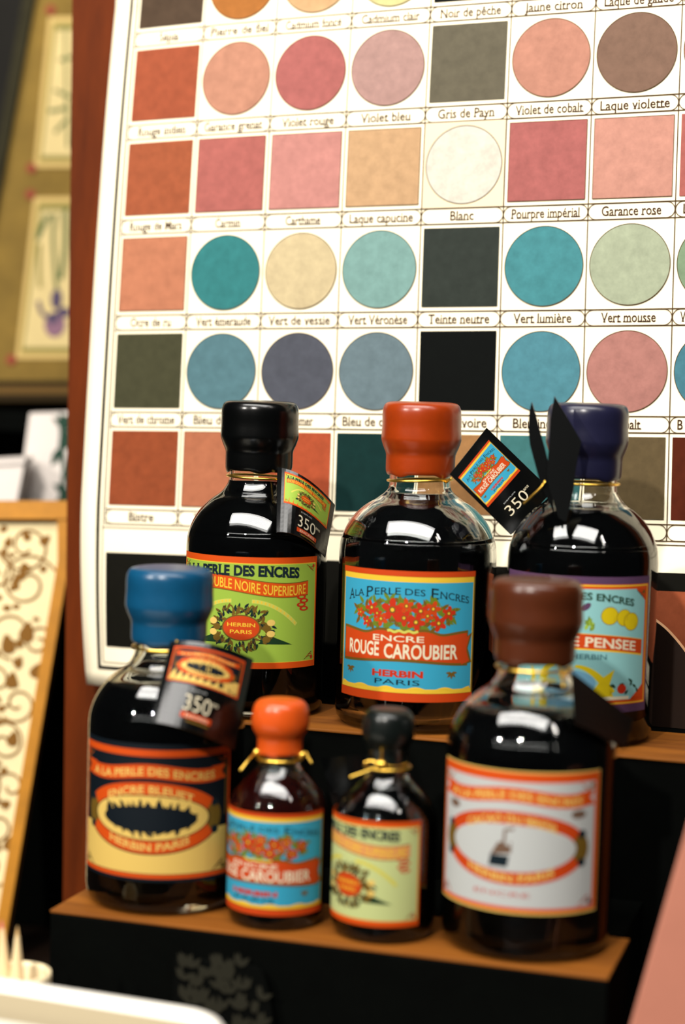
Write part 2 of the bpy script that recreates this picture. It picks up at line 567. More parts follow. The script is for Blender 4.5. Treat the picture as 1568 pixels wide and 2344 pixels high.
# ------------------------------------------------------------------ label designs (u across, v up, both in metres; ww x hh)
def corner_orn(A, x, y, sx, sy, k, m1, m2, L=5):
    """small scroll ornament growing out of a label corner"""
    for i in range(3):
        pts = [(x + sx * (k * (0.15 + 0.9 * t)), y + sy * (k * (0.12 + 0.18 * i) + k * 0.14 * math.sin(4 * t + i))) for t in (q / 8 * (1 - 0.25 * i) for q in range(9))]
        A.stroke(pts, 0.05 * k, m1 if i != 1 else m2, L)
    A.disc(x + sx * 0.16 * k, y + sy * 0.16 * k, 0.16 * k, 0.16 * k, m2, L)
def flower(A, x, y, r, m, mc, L, rot=0.0, n=5):
    for k in range(n):
        a = rot + 2 * PI * k / n
        A.disc(x + 0.58 * r * math.cos(a), y + 0.58 * r * math.sin(a), 0.48 * r, 0.30 * r, m, L, 12, a)
    A.disc(x, y, 0.30 * r, 0.30 * r, OL, L + 0.85, 10)
    A.disc(x, y, 0.17 * r, 0.17 * r, mc, L + 0.9, 10)
def leafy(A, x, y, l, rot, m, L):
    c, s = math.cos(rot), math.sin(rot)
    w = l * 0.2
    pts = [(0, 0), (0.3 * l, w), (0.65 * l, w * 0.8), (l, 0), (0.65 * l, -w * 0.8), (0.3 * l, -w)]
    A.poly([(x + p[0] * c - p[1] * s, y + p[0] * s + p[1] * c) for p in pts], m, L)

def design_carob(A, W_, H_):
    rd = random.Random(5)
    w, Y = W_ / 2, lambda t: H_ * (1 - t)
    A.rect(-w, 0, w, H_, ORR, 0)
    A.rect(-w, Y(.935), w, Y(.042), YE, 1)
    A.rect(-w * .965, Y(.90), w * .965, Y(.085), BL, 2)
    A.frame(-w, Y(.935), w, Y(.042), w * .022, 0.0001, OL, 2)
    pts = [(-w * .95 + 1.9 * w * k / 40, Y(.905) + H_ * .012 * math.cos(k * PI / 4)) for k in range(41)]
    A.stroke(pts, H_ * .018, YE, 3)
    arch = lambda x: -0.060 * H_ * (x / (w * .85)) ** 2
    for wd_, xc, ww_, hh_ in (('A', -.79, .10, .085), ('LA', -.645, .16, .055), ('P', -.47, .10, .085), ('ERLE', -.215, .36, .056), ('DES', .15, .26, .052), ('E', .405, .095, .085), ('NCRES', .685, .42, .056)):
        A.text(wd_, w * xc, Y(.182) - (H_ * .012 if hh_ > .08 else 0), w * ww_, H_ * hh_, DK, 4, 0.004, True, arch)
    ey, ex = H_ * .115, w * .70
    cy = Y(.335)
    for k in range(220):
        a, q = rd.uniform(0, 2 * PI), math.sqrt(rd.random())
        leafy(A, ex * q * math.cos(a), cy + ey * q * math.sin(a), H_ * .075, rd.uniform(0, 2 * PI), LF if k % 3 else OL, 4)
    fl = [(-.88, -.05, .55), (-.62, .35, .8), (-.72, -.6, .6), (-.42, -.35, .8), (-.2, .3, 1.25), (0.02, -.2, .9), (.06, .6, .8), (.24, -.45, 1.0), (.32, .3, .9), (.55, .45, .85), (.66, -.5, .9), (.85, .15, .8), (.45, -.02, .7), (-.5, .0, .6)]
    for i, (fx, fy, r) in enumerate(fl):
        flower(A, fx * ex, cy + fy * ey, H_ * .070 * r, RD if i % 3 else ORR, YE, 5 + .05 * i, i * .7)
    # banner
    top = lambda x: Y(.515) + H_ * (.062 * math.exp(-(x / (w * .44)) ** 6) - .030 * math.cos(PI * x / w) + .015)
    bot = lambda x: Y(.705) + H_ * (.015 + .015 * math.cos(PI * x / (w * .95)))
    A.band(-w * .93, w * .90, lambda x: top(x) + H_ * .020, lambda x: bot(x) - H_ * .020, OL, 4, 40)
    A.band(-w * .91, w * .88, top, bot, ORR, 5, 40)
    A.poly([(w * .80, Y(.53)), (w * .97, Y(.47)), (w * .90, Y(.59)), (w * .97, Y(.70)), (w * .80, Y(.72))], OL, 4.5)
    A.poly([(w * .80, Y(.53)), (w * .93, Y(.49)), (w * .87, Y(.60)), (w * .93, Y(.69)), (w * .80, Y(.715))], ORR, 5.6)
    A.stroke([(-w * .2 + .4 * w * k / 20, Y(.462) + H_ * .006 * math.sin(k)) for k in range(21)], H_ * .02, YG, 5.5)
    A.text('ENCRE', -w * .06, Y(.542), w * .68, H_ * .048, WH, 6.5, 0.012, True)
    A.text('ROUGE', -w * .56, Y(.668), w * .50, H_ * .108, WH, 6.5, 0.022, False, lambda x: H_ * .010)
    A.text('CAROUBIER', w * .25, Y(.668), w * .98, H_ * .112, WH, 6.5, 0.022, False)
    for sx in (-.78, .66):
        for k in range(5):
            leafy(A, w * sx, Y(.775), H_ * .05, PI * k / 4 + PI, OL, 4.6)
    A.text('HERBIN', -w * .06, Y(.812), w * .68, H_ * .050, RD, 5, 0.045, True)
    A.text('PARIS', -w * .06, Y(.872), w * .60, H_ * .042, DK, 5, 0.0, True)

def design_noire(A, W_, H_, field=None, banner=None):
    rd = random.Random(8)
    field, banner = field or GR, banner or OR
    w, Y = W_ / 2, lambda t: H_ * (1 - t)
    A.rect(-w, 0, w, H_, OR, 0)
    A.rect(-w * .975, Y(.945), w * .975, Y(.055), YE, 1)
    A.rect(-w * .965, Y(.94), w * .965, Y(.062), field, 2)
    A.text('A LA PERLE', -w * .52, Y(.165), w * .74, H_ * .092, DK, 4, 0.05, True, lambda x: -.04 * H_ * (x / w) ** 2)
    A.text('DES ENCRES', w * .30, Y(.165), w * .80, H_ * .092, DK, 4, 0.05, True, lambda x: -.04 * H_ * (x / w) ** 2)
    mid = lambda x: Y(.262) + H_ * .034 * math.cos(PI * (x + w * .38) / (w * .92))
    A.band(-w * .9, w * .84, lambda x: mid(x) + H_ * .068, lambda x: mid(x) - H_ * .068, OL, 3, 40)
    A.band(-w * .9, w * .84, lambda x: mid(x) + H_ * .060, lambda x: mid(x) - H_ * .060, banner, 4, 40)
    A.text('ENCRE DOUBLE NOIRE SUPERIEURE', -w * .03, 0, w * 1.66, H_ * .092, YE, 5.5, 0.010, False, lambda x: mid(x) - H_ * .046)
    for k in range(4):
        A.disc(w * (.74 + .04 * (k % 2)), Y(.36 + .035 * k), w * .07, H_ * .022, RD, 4, 14)
        A.disc(w * (.74 + .04 * (k % 2)), Y(.36 + .035 * k), w * .035, H_ * .010, field, 4.9, 12)
    for sx in (1, -1):
        arc = [(sx * w * (.12 + .55 * t), Y(.395 + .21 * t * t)) for t in (k / 14 for k in range(15))]
        A.stroke(arc, H_ * .035, YG, 3)
        for k in range(12):
            t = (k + .5) / 12
            A.rect(sx * w * (.12 + .55 * t) - w * .008, Y(.405 + .21 * t * t), sx * w * (.12 + .55 * t) + w * .008, Y(.385 + .21 * t * t), YE, 4)
    # wreath and seal
    cy = Y(.635)
    for k in range(150):
        a = 2 * PI * k / 150
        q = rd.uniform(.80, 1.40)
        leafy(A, w * .30 * q * math.cos(a) * .85, cy + H_ * .135 * q * math.sin(a), H_ * .06, a + rd.uniform(-1, 1), (DG, OL, OL, DK)[k % 4], 4)
    for sx in (-1, 1):
        for k in range(4):
            A.disc(sx * w * (.30 + .05 * (k % 2)), cy - H_ * .10 + H_ * .05 * k, w * .05, H_ * .03, CR if k % 2 else OL, 5, 12)
        A.stroke([(sx * w * (.08 + .1 * t), cy + H_ * (.14 + .06 * math.sin(PI * t))) for t in (q / 8 for q in range(9))], H_ * .014, OL, 5)
        A.poly([(sx * w * .2, cy - H_ * .14), (sx * w * .62, cy - H_ * .15), (sx * w * .32, cy - H_ * .06)], DG, 4)
    A.disc(0, cy, w * .235, H_ * .118, OL, 6)
    A.disc(0, cy, w * .215, H_ * .108, ORR, 7)
    A.text('HERBIN', 0, cy + H_ * .012, w * .33, H_ * .034, YE, 8.5, 0.01, True)
    A.text('PARIS', 0, cy - H_ * .052, w * .26, H_ * .034, YE, 8.5, 0.01, True)
    for sx in (1, -1):
        corner_orn(A, sx * w * .95, Y(.93), -sx, 1, H_ * .11, OL, RD)
        corner_orn(A, sx * w * .95, Y(.07), -sx, -1, H_ * .10, OL, RD)

def oval_ring(A, w, H_, Y, txt_top, txt_bot, ring, inner, tm, edge, cy=.535, side=None):
    c = Y(cy)
    A.disc(0, c, w * .86, H_ * .268, edge, 4, 64)
    A.disc(0, c, w * .845, H_ * .258, ring, 5, 64)
    for sx in (-1, 1):
        A.disc(sx * w * .755, c, w * .10, H_ * .10, side or OL, 6, 20)
        A.disc(sx * w * .77, c + H_ * .10, w * .05, H_ * .03, DK, 6.5, 14)
        A.disc(sx * w * .77, c - H_ * .10, w * .05, H_ * .03, DK, 6.5, 14)
    A.disc(0, c, w * .70, H_ * .168, edge, 7, 64)
    A.disc(0, c, w * .685, H_ * .16, inner, 8, 64)
    A.text(txt_top, 0, c + H_ * .178, w * 1.0, H_ * .058, tm, 9, 0.02, True, lambda x: -.155 * H_ * (x / (w * .75)) ** 2)
    A.text(txt_bot, 0, c - H_ * .238, w * .92, H_ * .056, tm, 9, 0.02, True, lambda x: .145 * H_ * (x / (w * .75)) ** 2)
def wavy_banner(A, w, H_, Y, t0, t1, m, tm, txt):
    mid = lambda x: Y((t0 + t1) / 2) + H_ * .020 * math.cos(PI * x / (w * .62)) * (1 if abs(x) < w * .75 else 1)
    hh = H_ * (t1 - t0) / 2
    for sx in (-1, 1):
        A.poly([(sx * w * .72, Y(t0) - hh * .2), (sx * w * .93, Y(t0)), (sx * w * .86, Y((t0 + t1) / 2)), (sx * w * .93, Y(t1) - hh * .1), (sx * w * .72, Y(t1) - hh * .2)], m, 3.4)
    A.band(-w * .82, w * .82, lambda x: mid(x) + hh, lambda x: mid(x) - hh, m, 4, 36)
    A.text(txt, 0, 0, w * 1.52, hh * 1.15, tm, 5.5, 0.02, True, lambda x: mid(x) - hh * .58)

def design_night(A, W_, H_):
    rd = random.Random(3)
    w, Y = W_ / 2, lambda t: H_ * (1 - t)
    A.rect(-w, 0, w, H_, NV, 0)
    A.rect(-w, Y(.975), w, Y(.042), OR, 1)
    A.rect(-w * .965, Y(.945), w * .965, Y(.092), NV, 2)
    A.rect(-w * .955, Y(.94), w * .955, Y(.62), CR, 3)
    wavy_banner(A, w, H_, Y, .165, .265, OR, CR, 'A LA PERLE DES ENCRES')
    oval_ring(A, w, H_, Y, 'ENCRE BLEUET', 'HERBIN PARIS', OR, CR, CR, NV)
    cy = Y(.545)
    A.disc(0, cy, w * .55, H_ * .095, NV, 9, 36)
    for k in range(46):
        a = 2 * PI * k / 46
        q = rd.uniform(.75, 1.0)
        leafy(A, w * .52 * q * math.cos(a), cy + H_ * .085 * q * math.sin(a), H_ * rd.uniform(.045, .085), PI / 2 * (1 if math.sin(a) > 0 else -1) + math.cos(a) * -.6 + rd.uniform(-.7, .7), NV, 9.5)
    for sx in (1, -1):
        corner_orn(A, sx * w * .94, Y(.935), -sx, 1, H_ * .12, NV, OL, 5)
        corner_orn(A, sx * w * .94, Y(.10), -sx, -1, H_ * .10, OL, OR, 3)
        A.stroke([(sx * w * .93, Y(.14 + .4 * t)) for t in (k / 6 for k in range(7))], w * .02, OL, 3.2)

def design_cocoa(A, W_, H_):
    rd = random.Random(4)
    w, Y = W_ / 2, lambda t: H_ * (1 - t)
    A.rect(-w, 0, w, H_, CR, 0)
    A.rect(-w * .992, Y(.985), w * .992, Y(.012), OR, 1)
    A.rect(-w * .93, Y(.955), w * .93, Y(.075), GY, 2)
    wavy_banner(A, w, H_, Y, .135, .235, OR, CR, 'A LA PERLE DES ENCRES')
    oval_ring(A, w, H_, Y, 'CACAO DU BRESIL', 'HERBIN PARIS', ORR, GY, CR, GY, .54, OL)
    cy = Y(.545)
    OB = mat('label_brown', (120, 92, 74), **LBL)
    A.poly([(-w * .22, cy - H_ * .13), (-w * .02, cy - H_ * .13), (0, cy - H_ * .05), (-w * .2, cy - H_ * .05)], DK, 9)
    A.poly([(-w * .20, cy - H_ * .05), (w * .02, cy - H_ * .03), (w * .02, cy + H_ * .05), (-w * .12, cy + H_ * .04)], OB, 9.2)
    A.poly([(-w * .08, cy + H_ * .04), (w * .06, cy + H_ * .0), (w * .04, cy + H_ * .14), (-w * .05, cy + H_ * .12)], GY, 9.4)
    A.stroke([(-w * .06, cy + H_ * .02), (-w * .05, cy + H_ * .13), (w * .04, cy + H_ * .14)], w * .03, OB, 9.5)
    A.text('ENCRE', -w * .08, Y(.88), w * .6, H_ * .03, RD, 5, 0.0, True)
    for sx in (1, -1):
        corner_orn(A, sx * w * .92, Y(.945), -sx, 1, H_ * .12, OR, DK, 4)
        corner_orn(A, sx * w * .92, Y(.085), -sx, -1, H_ * .12, OR, OL, 4)
        A.disc(sx * w * .72, Y(.30), w * .09, H_ * .03, OB, 4, 16)

def design_pansy(A, W_, H_):
    rd = random.Random(6)
    w, Y = W_ / 2, lambda t: H_ * (1 - t)
    A.rect(-w, 0, w, H_, PU, 0)
    A.rect(-w * .975, Y(.94), w * .975, Y(.055), OR, 1)
    A.frame(-w * .96, Y(.935), w * .96, Y(.06), w * .012, H_ * .010, YE, 2)
    A.rect(-w * .915, Y(.905), w * .915, Y(.09), LB, 3)
    A.text('A LA PERLE DES ENCRES', 0, Y(.165), w * 1.46, H_ * .052, DG, 5, 0.03, True, lambda x: -.10 * H_ * (x / w) ** 2)
    for sx in (1, -1):
        for k, (fx, fy, r) in enumerate(((.42, .285, .085), (.60, .30, .08), (.70, .33, .085))):
            A.disc(sx * w * fx, Y(fy), W_ * r * .62, W_ * r * .60, OL, 4 + .2 * k, 24)
            A.disc(sx * w * fx, Y(fy), W_ * r * .58, W_ * r * .56, PY, 4.1 + .2 * k, 24)
        A.disc(sx * w * .15, Y(.22), w * .06, H_ * .022, PU, 4, 14, sx * .7)
        for k in range(10):
            leafy(A, sx * w * rd.uniform(.02, .28), Y(rd.uniform(.34, .41)), H_ * .07, rd.uniform(0, PI), LF if k % 2 else GR, 4)
    mid = lambda x: Y(.485) - H_ * .065 * (x / w) ** 2 + H_ * .01
    A.band(-w * .88, w * .88, lambda x: mid(x) + H_ * .060, lambda x: mid(x) - H_ * .062, YE, 5, 30)
    A.band(-w * .88, w * .88, lambda x: mid(x) + H_ * .056, lambda x: mid(x) - H_ * .050, ORR, 6, 30)
    A.text('VIOLETTE PENSEE', 0, 0, w * 1.55, H_ * .072, WH, 7.5, 0.02, True, lambda x: mid(x) - H_ * .034)
    A.text('ENCRE HERBIN', 0, Y(.605), w * .80, H_ * .040, mat('label_teal', (70, 120, 130), **LBL), 5, 0.01, True)
    for sx in (1, -1):
        A.stroke([(sx * w * (.05 + .42 * t), Y(.66 + .20 * t * t)) for t in (k / 12 for k in range(13))], lambda t: H_ * (.02 + .05 * t), PY, 5)
        A.poly([(sx * w * .36, Y(.74)), (sx * w * .50, Y(.68)), (sx * w * .44, Y(.80)), (sx * w * .50, Y(.885)), (sx * w * .2, Y(.885))], PY, 5)
        A.disc(sx * w * .60, Y(.825), w * .06, H_ * .035, RD, 6, 16)
        for k in range(8):
            leafy(A, sx * w * rd.uniform(.5, .85), Y(rd.uniform(.78, .87)), H_ * .05, rd.uniform(0, PI), DG, 5)
        A.poly([(sx * w * .72, Y(.905)), (sx * w * .915, Y(.905)), (sx * w * .915, Y(.80))], ORR, 5)
        A.poly([(sx * w * .76, Y(.09)), (sx * w * .915, Y(.09)), (sx * w * .915, Y(.18))], ORR, 5)
        corner_orn(A, sx * w * .91, Y(.10), -sx, -1, H_ * .09, DG, OL, 6)
    A.disc(0, Y(.78), w * .28, H_ * .09, mat('label_sky', (120, 176, 205), **LBL), 4.5, 30)
    A.rect(-w * .70, Y(.905), w * .70, Y(.88), WH, 6)

# ------------------------------------------------------------------ ink bottles
def bottle(name, label, x, y, z, R0, H, label_yaw, art, lw, l0, l1, wax, wax_rgb, ink_top, inkm=None, small=False, group=None, capr=1.0, gap=-0.0002, thick=0.0022):
    """R0 body radius, H full height, label from height l0 to l1 and lw wide, turned label_yaw degrees from the camera"""
    z += 0.0004
    d = CAM - Vector((x, y, z))
    rz = math.atan2(d.x, -d.y) + math.radians(label_yaw)
    o = empty(name, (x, y, z), rz)
    tag(o, label, 'ink bottle', group)
    rd = random.Random(name + label)
    if not small:
        k = H / 0.163
        zz = lambda h: h * k / 1000
        nr = 0.0157
        shoulder = [(R0, zz(86)), (R0 * .985, zz(91.5)), (R0 * .93, zz(98)), (R0 * .82, zz(105)), (R0 * .67, zz(110.8)), (R0 * .53, zz(114.6)), (nr + .0012, zz(118.2)), (nr, zz(121.5)), (nr, zz(128)), (nr, zz(146))]
        zin = 0.0050
        th = thick
    else:
        k = H / 0.100
        zz = lambda h: h * k / 1000
        nr = 0.0092
        shoulder = [(R0, zz(50)), (R0 * .97, zz(54)), (R0 * .86, zz(59)), (R0 * .70, zz(63.5)), (R0 * .55, zz(66.8)), (nr + .001, zz(69.6)), (nr, zz(72)), (nr, zz(78)), (nr, zz(90))]
        zin = 0.0065
        th = 0.0022
    b = R0
    base = [(0, .0022), (b * .5, .0018), (b * .78, .0006), (b * .86, 0), (b * .93, .0007), (b * .985, .0035), (b, .008)]
    sh = [(p.x, p.y) for p in spline([(p[0], p[1]) for p in shoulder], 5)]
    outer = base + sh
    inn = [(max(r - th * (.8 if r > nr * 1.3 else .75), 0.001), h - (th * .55 if r > nr * 1.3 and h > zz(60 if small else 95) else 0)) for r, h in sh]
    inner = [(0, zin + .001), (b * .55, zin), (b * .8, zin - .0004), (b - th * 1.8, zin + .001), (b - th, zin + .005)] + inn
    prof = outer + inner[::-1]
    bmg = lathe_bm(prof, 72)
    link_mesh('glass_body', bmg, [M_glass], o, True)
    # ink, a hair inside the inner wall
    g = gap
    ip = [(0, zin + .001 + g)]
    for r, h in inner[1:]:
        if h < ink_top - .0004:
            ip.append((max(r - g, .0005), h + (abs(g) * (1 if g > 0 else -1) if h < zin + .002 else 0)))
        else:
            break
    rl = ip[-1][0]
    for (r, h), (r2, h2) in zip(inner[:-1], inner[1:]):
        if h <= ink_top <= h2:
            rl = r + (r2 - r) * (ink_top - h) / max(1e-9, h2 - h) - g
    ip += [(rl, ink_top), (0, ink_top)]
    link_mesh('ink', lathe_bm(ip, 72), [inkm or M_ink], o, True)
    # wax seal
    ph, am = rd.uniform(0, 6), 0.012
    if not small:
        c = [(nr + .0003, zz(126.5)), (.0168, zz(126.2)), (.0176, zz(128)), (.0177, zz(133)), (.0178, zz(136.5)), (.0192, zz(140)), (.0203, zz(143.5)), (.0204, zz(146)), (.0202, zz(151)), (.0203, zz(156)), (.0199, zz(159.6)), (.0184, zz(162.0)), (.0150, zz(162.9)), (.008, zz(163.1)), (0, zz(163.1))]
    else:
        c = [(nr + .0003, zz(75.9)), (.0099, zz(75.6)), (.0103, zz(77)), (.0102, zz(80)), (.0104, zz(83)), (.0121, zz(85.8)), (.0130, zz(89)), (.0128, zz(93)), (.0119, zz(97)), (.0098, zz(99.3)), (.006, zz(100)), (0, zz(100.1))]
    c = [(r * (capr if r > nr * 1.06 else 1), h) for r, h in c]
    cs = [(max(0.0, p.x), p.y) for p in spline(c, 4)]
    cs[-1] = (0, cs[-1][1])
    inside = [(0, c[-1][1] - .004), (nr + .0003, c[-1][1] - .006)]
    drip = zz(1.3 if not small else 0.9)
    lowh = c[0][1]
    def fr(r, h, a):
        wv = math.sin(3 * a + ph) * .5 + math.sin(5 * a + 2 * ph) * .35 + math.sin(9 * a + ph * 3) * .2
        low = max(0.0, 1 - (h - lowh) / (drip * 2.5)) if h < lowh + drip * 2.5 else 0.0
        return r * (1 + am * mnoise(Vector((math.cos(a) * 1.5 + ph, math.sin(a) * 1.5, h * 60)))), h - low * drip * max(-.2, wv)
    wm = mat('wax_' + wax, wax_rgb, 0.22 if wax == 'black' else 0.28, 0.4, 0.10, 70, gain=0.52, bump=0.06)
    link_mesh('wax_cap', lathe_bm(cs, 64, fr), [wm], o, True)['label'] = wax.replace('_', ' ') + ' wax seal'
    # paper label
    A = Art()
    art(A, lw, l1 - l0)
    rr = R0 + .0002
    lab = A.finish('paper_label', o, lambda u, v, h: Vector(((rr + h * .00002) * math.sin(u / rr), -(rr + h * .00002) * math.cos(u / rr), l0 + v)), [lw * (q / 40 - .5) for q in range(1, 40)])
    return o
def wire_ring(name, parent, x, y, z, r, rad, tilt=0.0, ang=0.0):
    bm = bmesh.new()
    pts = [(x + r * math.cos(t), y + r * math.sin(t), z + tilt * r * math.cos(t - ang) + .0003 * math.sin(3 * t)) for t in (2 * PI * k / 48 for k in range(48))]
    tube_bm(bm, pts, rad, 8, 0, True)
    return link_mesh(name, bm, [M_gold], parent, True)

OFF = Vector((0.245, -0.80, 0))
BOT = {}
BOT['black'] = bottle('ink_bottle', 'tall ink bottle with black wax cap and green label on the upper shelf', -0.332 + OFF.x, 0.918 + OFF.y, ZB, .0372, .1625, -11, design_noire, .088, .0265, .0835, 'black', (5, 6, 6), .1205, group='large ink bottles')
BOT['red'] = bottle('ink_bottle', 'tall ink bottle with rust red wax cap and blue floral label on the upper shelf', -0.2445 + OFF.x, 0.919 + OFF.y, ZB, .0405, .1645, -9, design_carob, .0775, .0165, .0815, 'rust_red', (172, 60, 10), .1165, group='large ink bottles', gap=0.0003, thick=0.0034)
BOT['purple'] = bottle('ink_bottle', 'tall ink bottle with dark purple wax cap and pansy label on the upper shelf', -0.1592 + OFF.x, 0.9195 + OFF.y, ZB, .0375, .1665, -6, design_pansy, .0870, .0175, .0835, 'dark_purple', (34, 34, 62), .1135, group='large ink bottles')
BOT['blue'] = bottle('ink_bottle', 'large ink bottle with blue wax cap and navy label on the lower shelf', -0.3314 + OFF.x, 0.7985 + OFF.y, ZF, .0364, .1555, -12, design_night, .0830, .0160, .0790, 'blue', (14, 84, 124), .1010, group='large ink bottles')
BOT['brown'] = bottle('ink_bottle', 'large ink bottle with brown wax cap and pale label on the lower shelf', -0.1575 + OFF.x, 0.7965 + OFF.y, ZF, .0373, .1605, -12, design_cocoa, .0835, .0215, .0825, 'brown', (90, 42, 20), .1035, group='large ink bottles')
BOT['orange'] = bottle('small_ink_bottle', 'small ink bottle with orange wax cap and blue floral label', -0.2702 + OFF.x, 0.7841 + OFF.y, ZF, .0222, .1005, -23, design_carob, .0680, .0072, .0530, 'orange', (236, 92, 26), .0660, M_redink, True, 'small ink bottles')
def design_noire_pale(A, w, h):
    design_noire(A, w, h, GRL, mat('label_salmon', (232, 150, 100), **LBL))
BOT['sblack'] = bottle('small_ink_bottle', 'small ink bottle with black wax cap and pale green label', -0.2198 + OFF.x, 0.7850 + OFF.y, ZF, .0232, .1000, -43, design_noire_pale, .0690, .0080, .0545, 'matt_black', (16, 22, 20), .0670, None, True, 'small ink bottles', capr=.9)

# ------------------------------------------------------------------ hang tags on gold cords
def tag_card(label, corners, bulge, art=None, lrect=None, nums=None, group='black hang tags on the ink bottles', sub=None):
    """corners TL, TR, BR, BL in the world; bulge bends the card towards the viewer; lrect = label rectangle in card units"""
    TL, TR, BR, BL = corners
    org = TL.copy()
    nrm = (TR - TL).cross(BL - TL).normalized()
    if nrm.dot(CAM - TL) < 0:
        nrm = -nrm
    def P(s, t, h=0.0):
        p = TL * (1 - s) * (1 - t) + TR * s * (1 - t) + BR * s * t + BL * (1 - s) * t
        q = p + bulge * (4 * s * (1 - s))
        e = 0.01
        return q + nrm * h - org
    o = empty('hang_tag', org)
    tag(o, label, 'hang tag', group)
    n = 14
    bm = bmesh.new()
    sides = []
    for h in (0.0, -0.0005):
        sides.append([[bm.verts.new(P(i / n, j / n, h)) for i in range(n + 1)] for j in range(n + 1)])
    for gi, g in enumerate(sides):
        for j in range(n):
            for i in range(n):
                q = (g[j][i], g[j][i + 1], g[j + 1][i + 1], g[j + 1][i])
                bm.faces.new(q[::-1] if gi == 0 else q)
    a, b = sides
    for k in range(n):
        bm.faces.new((a[0][k], a[0][k + 1], b[0][k + 1], b[0][k]))
        bm.faces.new((a[n][k], b[n][k], b[n][k + 1], a[n][k + 1]))
        bm.faces.new((a[k][0], b[k][0], b[k + 1][0], a[k + 1][0]))
        bm.faces.new((a[k][n], a[k + 1][n], b[k + 1][n], b[k][n]))
    bmesh.ops.recalc_face_normals(bm, faces=bm.faces)
    link_mesh('card', bm, [M_card], o)
    if art:
        A = Art()
        art(A, .080, .066)
        s0, s1, t0, t1 = lrect
        A.finish('printed_label', o, lambda u, v, h: P(s0 + (u / .080 + .5) * (s1 - s0), t1 - v / .066 * (t1 - t0), .0002 + h * .00001), [.080 * (q / 10 - .5) for q in range(1, 10)])
    if nums:
        sc, tc, w, h = nums
        A = Art()
        A.text('350', sc - .05 * w, 1 - tc - h / 2, w * .82, h, WH, 1, -0.006)
        A.text('ans', sc + w * .46, 1 - tc + h * .15, w * .2, h * .3, WH, 1)
        A.text('DEPUIS', sc - .1 * w, 1 - tc + h * .68, w * .5, h * .10, GY, 1)
        if sub:
            A.rect(sc - w * .5, 1 - tc - h * .95, sc + w * .45, 1 - tc - h * .62, ORR, 1)
            A.text('ENCRES', sc, 1 - tc - h * .9, w * .7, h * .2, WH, 2)
            A.rect(sc - w * .3, 1 - tc - h * 1.15, sc + w * .4, 1 - tc - h * 1.05, OL, 1)
        A.finish('lettering', o, lambda u, v, hh: P(u, 1 - v, .0002 + hh * .00001), [q / 12 for q in range(1, 12)])
    return o
def cord(o, key, h, tie=None, tail=None, tilt=0.0, ang=0.0):
    """gold cord: a ring round the neck of bottle key, a loop to the tag and loose ends"""
    b = BOT[key].location
    bm = bmesh.new()
    cx, cy, cz = b.x - o.location.x, b.y - o.location.y, b.z + h - o.location.z
    r = .0166
    tube_bm(bm, [(cx + r * math.cos(t), cy + r * math.sin(t), cz + tilt * r * math.cos(t - ang)) for t in (2 * PI * k / 48 for k in range(48))], .00065, 8, 0, True)
    if tie is not None:
        d = Vector((tie.x - b.x, tie.y - b.y, 0)).normalized()
        s = Vector((cx, cy, cz)) + d * r
        e = tie - o.location
        mid = (s + e) / 2 + Vector((0, 0, -.0008))
        for off in (-.0006, .0006):
            tube_bm(bm, spline([s, mid + Vector((off, 0, off)), e], 5), .00045, 6)
    for tl in tail or []:
        tube_bm(bm, spline([q - o.location for q in tl], 5), .0006, 6)
    link_mesh('cord', bm, [M_gold], o, True)
TOCAM = -(W @ Vector((0, 0, 1)))
t = tag_card('black hang tag with a small green label on the black-capped tall bottle',
             [at(636, 1070, .955), at(767, 1156, .970), at(745, 1276, .966), at(633, 1218, .938)], TOCAM * .010 + Vector((0, 0, .004)), design_noire, (.12, .93, .05, .54), (.60, .74, .40, .20), sub=1)
cord(t, 'black', .1226, at(655, 1092, .955), tilt=-.03)
t = tag_card('black hang tag with a small blue label beside the rust-red-capped tall bottle',
             [at(1030, 1085, .938), at(1114, 979, .950), at(1264, 1125, .957), at(1170, 1224, .940)], TOCAM * .001, design_carob, (.05, .87, .10, .585), (.47, .79, .56, .13))
cord(t, 'red', .1246, at(1034, 1094, .936), tilt=.04)
t = tag_card('black hang tag with a navy and orange label hanging on the blue-capped bottle',
             [at(390, 1468, .849), at(580, 1509, .858), at(536, 1718, .838), at(345, 1652, .820)], TOCAM * .009 + Vector((0, 0, .0035)), design_night, (.07, .92, .05, .50), (.52, .70, .38, .19), sub=1)
cord(t, 'blue', .1182, at(405, 1466, .846))
t = tag_card('plain black hang tag at the right shoulder of the brown-capped bottle',
             [at(1308, 1536, .800), at(1450, 1648, .812), at(1432, 1712, .800), at(1316, 1654, .779)], TOCAM * .002)
cord(t, 'brown', .1216, at(1300, 1540, .800), [[at(1278, 1520, .802), at(1286, 1545, .796), at(1290, 1572, .790)]])
